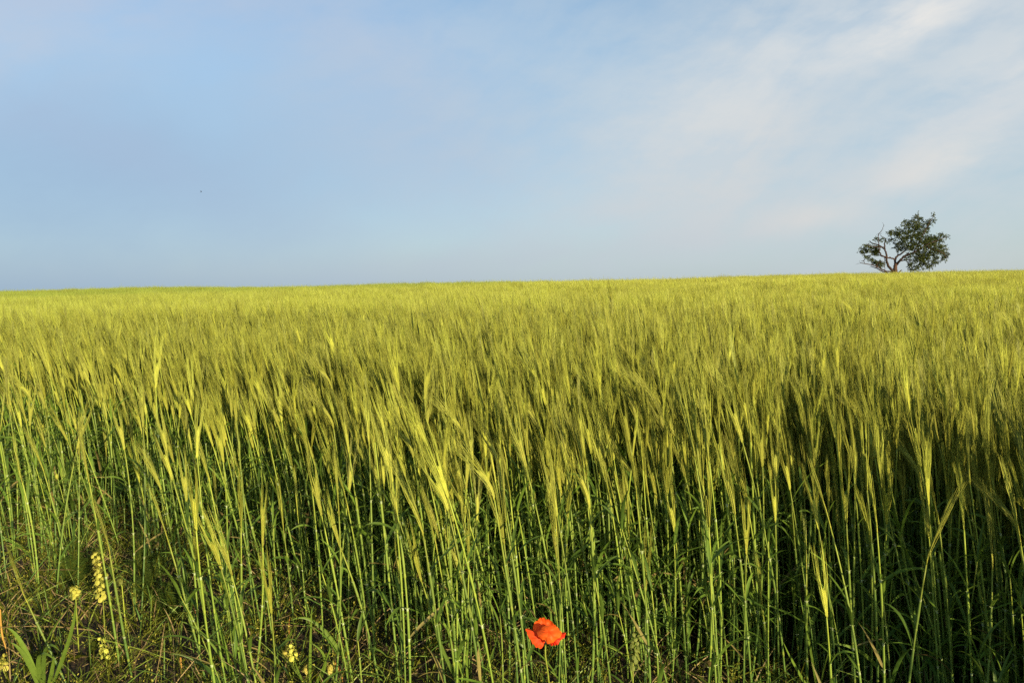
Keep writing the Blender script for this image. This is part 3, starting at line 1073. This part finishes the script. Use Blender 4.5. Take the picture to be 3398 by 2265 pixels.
def blades(label, foot_px, specs, name='grass_tuft', mat='leaf', cat='grass tuft', group=None, w=.009):
    """tuft of long blades; every blade: pixels of its bend and of its tip, depth offsets"""
    foot = on_ground(*foot_px)
    o = thing(name, label, cat, foot, group)
    for (mx, my, tx, ty, wd) in specs:
        m, t = at_depth(mx, my, foot[1] - .03) - foot, at_depth(tx, ty, foot[1] - .05) - foot
        path = bezier(np.zeros(3), 2 * m - t * .5, t, 14)
        u = np.linspace(0, 1, 14)
        ww = w * wd * np.clip(.5 + u * 2, 0, 1) * (1 - u ** 3) + .0005
        mb = MB()
        ribbon(mb, path, ww, np.tile([.85, .5, .25], (14, 1)) + np.outer(u, [0, -.2, .5]), .3, 0, .45)
        put('blade', mb, [MAT[mat]], o)
    return o


blades('coarse grass tuft with broad arching blades at the bottom left corner', (150, 2330),
       [(80, 2150, 22, 2082, 1.5), (90, 2190, 34, 2130, 1.5), (130, 2180, 192, 2196, 1.3), (150, 2160, 200, 2160, 1.2), (230, 2120, 250, 1990, 1.2), (172, 2230, 178, 2175, 1.3)])
blades('long grass blade arching over the yellow pod sprig', (1165, 2230), [(1060, 2075, 965, 2058, 1.2)], cat='grass blade', name='arching_grass')
blades('broad grass blade rising right of the pod sprig, bent at its top', (905, 2215), [(960, 2110, 1000, 2058, 1.1)], cat='grass blade', name='arching_grass')
blades('tuft of thin grass blades at the foot of the long slanting yellow stalk', (1030, 2300),
       [(1030, 2170, 1035, 2010, .9), (1080, 2200, 1030, 2130, 1.0), (1070, 2220, 1110, 2110, .7), (1000, 2250, 975, 2180, .7)])
blades('tuft of green blades leaning left, bottom of the frame left of the poppy', (1560, 2330),
       [(1480, 2180, 1420, 2010, 1.1), (1500, 2120, 1455, 2060, 1.0), (1550, 2200, 1560, 2080, .8), (1610, 2230, 1655, 2100, 1.0)])
blades('tuft of spreading blades below the slim stalk, left of the sprig', (790, 2290),
       [(700, 2130, 600, 2060, .9), (740, 2120, 700, 1960, 1.0), (800, 2170, 770, 1830, 1.0), (650, 2190, 560, 2170, .8)])
blades('tuft of dark blades at the bottom right, in the shade of the barley', (2980, 2340),
       [(2880, 2180, 2740, 2135, 1.2), (2990, 2150, 2945, 2050, 1.0), (3060, 2160, 3100, 2010, .8)])
blades('tuft of dark narrow blades right of the short bright yellow stalk', (2720, 2340),
       [(2690, 2150, 2655, 1980, .9), (2740, 2200, 2790, 2080, .8), (2650, 2230, 2600, 2130, .9)])


def dock(label, foot_px, seed, n, L):
    r = np.random.default_rng(seed)
    foot = on_ground(*foot_px)
    o = thing('broadleaf_weed', label, 'weed', foot, 'broad leaved weeds of the field margin')
    for k in range(n):
        az = k * 6.28 / n + r.normal(0, .3)
        mb = MB()
        path, w, side = leaf_blade(r, np.zeros(3), az, r.uniform(.5, 1.1), L * r.uniform(.7, 1.1), .03, .35, 9)
        u = np.linspace(0, 1, 9)
        w = .004 + .034 * np.sin(np.pi * np.clip((u - .18) / .82, 0, 1)) * L / .1
        ribbon(mb, path, w, side, .18, 0, .2)
        put('leaf', mb, [MAT['weed']], o)


dock('dark broad leaved weed under the slanting stalk in the left corner', (130, 2200), 21, 6, .085)
dock('dark broad leaved weed below the tall pod spike', (300, 2180), 22, 6, .075)
dock('low dark leafy weed at the very bottom left', (60, 2290), 23, 6, .07)
dock('dark leafy weed in shade at the foot of the right front barley', (3010, 2300), 24, 5, .07)

DRY = [((2, 2020), (28, 2185), 'long reddish dry stalk slanting along the left edge'),
       ((960, 2115), (962, 2045), 'upright orange withered blade behind the arching grass blade'),
       ((1442, 2085), (1432, 2050), 'small orange withered blade left of the poppy'),
       ((100, 2022), (118, 2028), 'little orange dry leaf on the slanting stalk in the left corner'),
       ((1108, 2190), (1138, 2262), 'thin orange dry stalk lying at the bottom, left of the middle'),
       ((1190, 2205), (1215, 2200), 'curled orange dry leaf at the foot of the slanting yellow stalk'),
       ((340, 2068), (355, 2090), 'orange dry scrap below the tall pod spike'),
       ((720, 2150), (740, 2200), 'reddish dry blade low between two pale stalks'),
       ((598, 2180), (602, 2240), 'straw coloured dry blade below the leaning stalk'),
       ((640, 2005), (655, 2060), 'orange dry blade in the gap beside the pale stalks')]
for i, (a, b, label) in enumerate(DRY):
    r = np.random.default_rng(40 + i)
    low = max(a, b, key=lambda q: q[1])
    g = on_ground(low[0], low[1] + 25)
    p, q = at_depth(*a, g[1]), at_depth(*b, g[1] - .01)
    base = (p + q) / 2
    base[2] = min(p[2], q[2])
    o = MB()
    path = bezier(p - base, (p + q) / 2 - base + r.normal(0, .006, 3), q - base, 8)
    u = np.linspace(0, 1, 8)
    ribbon(o, path, .0065 * (1 - .8 * np.abs(u - .45)) * (1 - u ** 6) + .0004, r.normal(0, 1, 3) * [1, .3, .5] + [1, 0, 0], .5, 0, .3 + .5 * u)
    ob = put('dry_leaf', o, [MAT['dry']])
    ob.location = base
    tag(ob, label, 'dry leaf', 'withered leaves on the margin')


# ground cover nobody could count: seedlings, tiny seed pods, dry bits
def ground_cover():
    r = np.random.default_rng(50)
    mb = MB()
    n = 20000
    X = r.uniform(-3.6, 2.2, n)
    Y = r.uniform(1.2, 5.2, n)
    e = edge_y(X)
    for x, y, ee in zip(X, Y, e):
        ins = y - ee
        if ins > 1.3 or (ins > .2 and r.random() < .55) or abs(x) > .8 * y + .4:
            continue
        z = float(gz(x, y))
        c = np.array([x, y, z])
        h = r.uniform(.02, .10) * (1 if ins < .3 else .6) * r.uniform(.5, 1.3)
        top = c + np.array([r.normal(0, .02), r.normal(0, .02), h])
        kind = r.random()
        if kind < .55:                                       # wiry stalk with seedling leaves and tiny pods
            tube(mb, [c, (c + top) / 2 + r.normal(0, .005, 3), top], [.0008, .0007, .0004], 3, 1, .5 + .4 * r.random(), cap=False)
            for k in range(r.integers(4, 9)):
                p = c + (top - c) * r.uniform(.2, 1)
                d = unit(r.normal(0, 1, 3) + [0, 0, .4])
                s = unit(np.cross(d, r.normal(0, 1, 3)))
                L, w = r.uniform(.007, .020), r.uniform(.0015, .0045)
                mb.add([p, p + d * L * .5 - s * w, p + d * L, p + d * L * .5 + s * w], [(0, 1, 2, 3)], 0, r.random() * .8)
            for k in range(r.integers(1, 6)):
                p = c + (top - c) * r.uniform(.4, 1) + r.normal(0, .008, 3)
                d = unit(r.normal(0, 1, 3))
                s = r.uniform(.0011, .0030)
                tube(mb, [p - d * s * 1.6, p - d * s * .5, p + d * s * .7, p + d * s * 1.7], [s * .2, s * .8, s * .8, s * .1], 4, 3, .2 + .8 * r.random(), cap=False)
        elif kind < .88:                                     # short fine grass
            for k in range(4):
                d = np.array([r.normal(0, .5), r.normal(0, .5), 1.0]) * r.uniform(.05, .17)
                path = bezier(c, c + d * .6, c + d + np.array([d[0], d[1], -.2 * d[2]]) * .5, 5)
                ribbon(mb, path, [.0030, .0038, .0032, .0022, .0004], r.normal(0, 1, 3), .3, int(r.choice([0, 0, 0, 1, 1, 2])), r.random() * .7)
        else:                                                # dry bits on the soil
            for k in range(3):
                d = unit(r.normal(0, 1, 3) * [1, 1, .25]) * r.uniform(.012, .05)
                p = c + r.normal(0, .02, 3) * [1, 1, 0] + np.array([0, 0, r.uniform(.006, .03)])
                tube(mb, [p - d * .5, p + r.normal(0, .003, 3), p + d * .5], [.0009, .0011, .0006], 3, 2, r.random(), cap=False)
    o = put('ground_cover', mb, [MAT['weed'], MAT['stem'], MAT['straw'], MAT['pod']])
    tag(o, 'tangle of tiny weeds, pale seed specks and dry bits at the foot of the barley', 'ground cover', kind='stuff')


ground_cover()


# ------------------------------------------------------------------ tree beyond the crest
def lone_tree():
    r = np.random.default_rng(61)
    D = 64.0
    x0, y0 = 2750.0, 650.0

    def P(cx, cy, dy=0.0):
        return at_depth(x0 + cx / 4.706, y0 + cy / 4.706, D + dy)
    foot = P(1035, 1215)
    foot[2] = float(gz(foot[0], foot[1])) - .05
    o = thing('lone_tree', 'gnarled lone tree on the skyline, leafy at right and half bare at left', 'tree', foot)
    sc = D / FPX / 4.706
    LIMB = [
        ([(1035, 1260, 0), (1036, 1180, 0), (1042, 1110, 0), (1045, 1055, 0)], 30, 24),
        ([(1020, 1215, 0), (985, 1160, -.1), (935, 1100, -.2), (900, 1010, -.3), (905, 940, -.3), (885, 850, -.3), (870, 770, -.2), (886, 690, 0), (880, 660, 0), (810, 618, .1)], 24, 4),
        ([(900, 950, -.3), (850, 940, -.5), (800, 900, -.6), (785, 820, -.6), (775, 730, -.5), (778, 610, -.4), (800, 570, -.4), (835, 530, -.4), (858, 468, -.4)], 12, 3),
        ([(884, 840, -.3), (800, 775, 0), (700, 745, .3), (660, 722, .4), (640, 700, .4)], 13, 5),
        ([(860, 800, -.3), (760, 800, -.5), (690, 790, -.8), (610, 770, -.9), (590, 750, -.9)], 9, 3),
        ([(895, 975, -.3), (800, 925, .3), (690, 920, .6), (600, 940, .8), (560, 990, .9), (535, 1015, .9), (510, 1015, .9)], 11, 3),
        ([(1000, 1195, 0), (870, 1165, -.4), (740, 1100, -.8), (640, 1070, -1), (495, 1047, -1.2)], 13, 5),
        ([(930, 1210, 0), (850, 1180, .2), (750, 1130, .4), (660, 1100, .6)], 12, 6),
        ([(560, 1052, -1), (545, 1012, -1), (520, 1016, -1)], 5, 3),
        ([(740, 1130, -.6), (760, 1060, -.7), (820, 1020, -.8), (850, 1030, -.8)], 8, 3),
        ([(1042, 1070, 0), (1036, 990, .1), (1070, 940, .2), (1150, 890, .3), (1230, 800, .3), (1300, 650, .2), (1370, 450, .1), (1395, 300, 0)], 20, 3),
        ([(1055, 1070, 0), (1110, 1010, -.3), (1190, 935, -.5), (1330, 880, -.7), (1500, 780, -.8), (1700, 690, -.6), (1850, 640, -.5)], 22, 3),
        ([(1036, 990, .1), (960, 968, 0), (905, 970, -.2)], 14, 10),
        ([(1110, 1010, -.3), (1230, 1000, .4), (1400, 1020, .8), (1600, 1060, 1.0)], 12, 3),
        ([(1230, 800, .3), (1150, 640, .7), (1060, 560, .9), (950, 555, 1.0)], 9, 3),
        ([(1330, 880, -.7), (1450, 640, -.9), (1550, 450, -.8), (1645, 305, -.7)], 11, 3),
        ([(1500, 780, -.8), (1680, 850, -1.2), (1800, 900, -1.3), (1840, 970, -1.3)], 9, 3),
        ([(1070, 940, .2), (1090, 820, .6), (1020, 730, .8), (920, 710, .9)], 8, 3),
        ([(1060, 1210, 0), (1110, 1180, -.1), (1140, 1158, -.1)], 14, 8),
        ([(1200, 1005, .3), (1270, 1080, .9), (1320, 1150, 1.1)], 7, 3),
        ([(868, 960, -.2), (873, 1060, -.2), (876, 1200, -.2)], 5, 4),
    ]
    for i, (pts, ra, rb) in enumerate(LIMB):
        q = np.array([P(*p) for p in pts]) - foot
        dense = []
        for k in range(len(q) - 1):
            p0, p1, p2, p3 = q[max(k - 1, 0)], q[k], q[k + 1], q[min(k + 2, len(q) - 1)]
            for w in np.linspace(0, 1, 5)[:-1]:
                dense.append(.5 * (2 * p1 + (p2 - p0) * w + (2 * p0 - 5 * p1 + 4 * p2 - p3) * w * w + (3 * p1 - p0 - 3 * p2 + p3) * w ** 3) + r.normal(0, .015, 3))
        dense.append(q[-1])
        n = len(dense)
        if i == 0:
            mb = MB()
            dense[0] = np.array([0, 0, -.1])
            dense = np.array(dense)
            tube(mb, dense, np.linspace(ra * 1.25, rb, n) * sc, 9, 0, [.5 + .4 * r.random() for _ in range(n)])
            put('trunk', mb, [MAT['bark']], o)
            limbs = MB()
            continue
        tube(limbs, np.array(dense), np.linspace(ra, rb, n) * sc * .9, 6, 0, [.2 + .4 * r.random() for _ in range(n)])
        if i in (1, 2, 3, 6):                                # a few bare twigs
            for _ in range(5):
                k = r.integers(n // 2, n)
                d = unit(r.normal(0, 1, 3) + [0, 0, .3]) * r.uniform(.15, .4)
                tube(limbs, [dense[k], dense[k] + d * .6 + r.normal(0, .03, 3), dense[k] + d], [.014, .011, .006], 3, 0, .3, cap=False)
    put('branches', limbs, [MAT['bark']], o)
    BL = [(1390, 300, 45, 30), (1390, 380, 85, 65), (1230, 400, 85, 40), (1300, 450, 170, 65), (1630, 320, 25, 40), (1610, 390, 60, 30), (1530, 420, 85, 50), (1560, 500, 65, 28),
          (1350, 540, 220, 75), (1070, 530, 55, 38), (960, 560, 50, 25), (1030, 590, 95, 38), (1250, 620, 200, 85), (1400, 700, 280, 115), (1580, 660, 120, 60), (1750, 600, 65, 38),
          (1850, 630, 45, 25), (1680, 700, 125, 65), (1500, 830, 300, 125), (1750, 830, 115, 80), (1830, 920, 40, 70), (1790, 980, 50, 40), (1350, 950, 170, 80), (1550, 960, 180, 95),
          (1650, 1030, 60, 45), (1300, 1080, 60, 60), (1340, 1150, 85, 38), (1450, 1080, 120, 60), (1570, 1100, 70, 40), (1100, 800, 110, 70), (1120, 740, 90, 40), (1000, 690, 50, 25),
          (920, 710, 40, 15), (590, 770, 40, 30), (560, 840, 65, 42), (510, 890, 40, 25), (700, 820, 95, 60), (740, 880, 65, 50), (600, 960, 50, 30), (740, 1050, 60, 40), (800, 1060, 75, 48),
          (730, 665, 25, 25), (800, 690, 30, 20), (840, 655, 15, 12), (690, 1000, 40, 30)]
    lf = MB()
    for (bx, by, rx, ry) in BL:
        area = rx * ry
        nspray = max(3, int(area / 180 * (1.0 if bx > 1050 else 1.7)))
        dep = min(2.4, max(.35, 1.25 * math.sqrt(area) * sc * (1.3 if area > 8000 else 1.0)))
        for _ in range(nspray):
            a, q = r.uniform(0, 6.28), r.random() ** .5
            zz = r.uniform(-1, 1)
            c = P(bx + rx * q * math.cos(a) * math.sqrt(1 - .5 * zz * zz), by + ry * q * math.sin(a) * math.sqrt(1 - .5 * zz * zz), zz * dep) - foot
            out = unit(np.array([math.cos(a), zz, -math.sin(a) * .6 - .35]) + r.normal(0, .35, 3))
            ln = r.uniform(.18, .42)
            for k in range(11):
                p = c + out * ln * (k / 10 - .5) + r.normal(0, .028, 3)
                d = unit(out + r.normal(0, .75, 3))
                s = unit(np.cross(d, r.normal(0, 1, 3)))
                L, w = r.uniform(.08, .14), r.uniform(.028, .048)
                nn = np.cross(d, s)
                lf.add([p, p + d * L * .45 - s * w + nn * .01, p + d * L, p + d * L * .45 + s * w + nn * .01], [(0, 1, 2), (0, 2, 3)], 0, r.random())
    put('crown', lf, [MAT['crown']], o)


lone_tree()


# ------------------------------------------------------------------ bird
def bird():
    c = at_depth(667, 637, 70.0)
    o = thing('bird', 'tiny dark bird flying alone in the open sky at the left', 'bird', c)
    mb = MB()
    tube(mb, [(-.07, .05, -.02), (-.05, .03, -.012), (0, 0, 0), (.04, -.02, .008), (.065, -.035, .012), (.08, -.045, .010)], [.006, .016, .026, .022, .016, .002], 8, 0, .4)
    for s in (-1, 1):
        path = np.array([(0, 0, .01), (.02 * s, .02, .06 + .0 * s), (.0, .06 * s, .10), (-.04, .10 * s, .085 + .06 * (s > 0))])
        path = np.array([(.01, 0, .01), (.02, .03 * s, .05), (-.005, .06 * s, .085), (-.05, .085 * s, .09)])
        ribbon(mb, path, [.05, .05, .038, .006], (1, 0, .1), .1, 0, .3)
    ribbon(mb, [(-.06, .042, -.015), (-.09, .06, -.02), (-.12, .08, -.03)], [.02, .03, .035], (.5, .8, 0), .1, 0, .3)
    put('body', mb, [MAT['bird']], o)


bird()
print('plants of their own', len(own) + len(KEY), 'crop points', len(field.data.vertices))
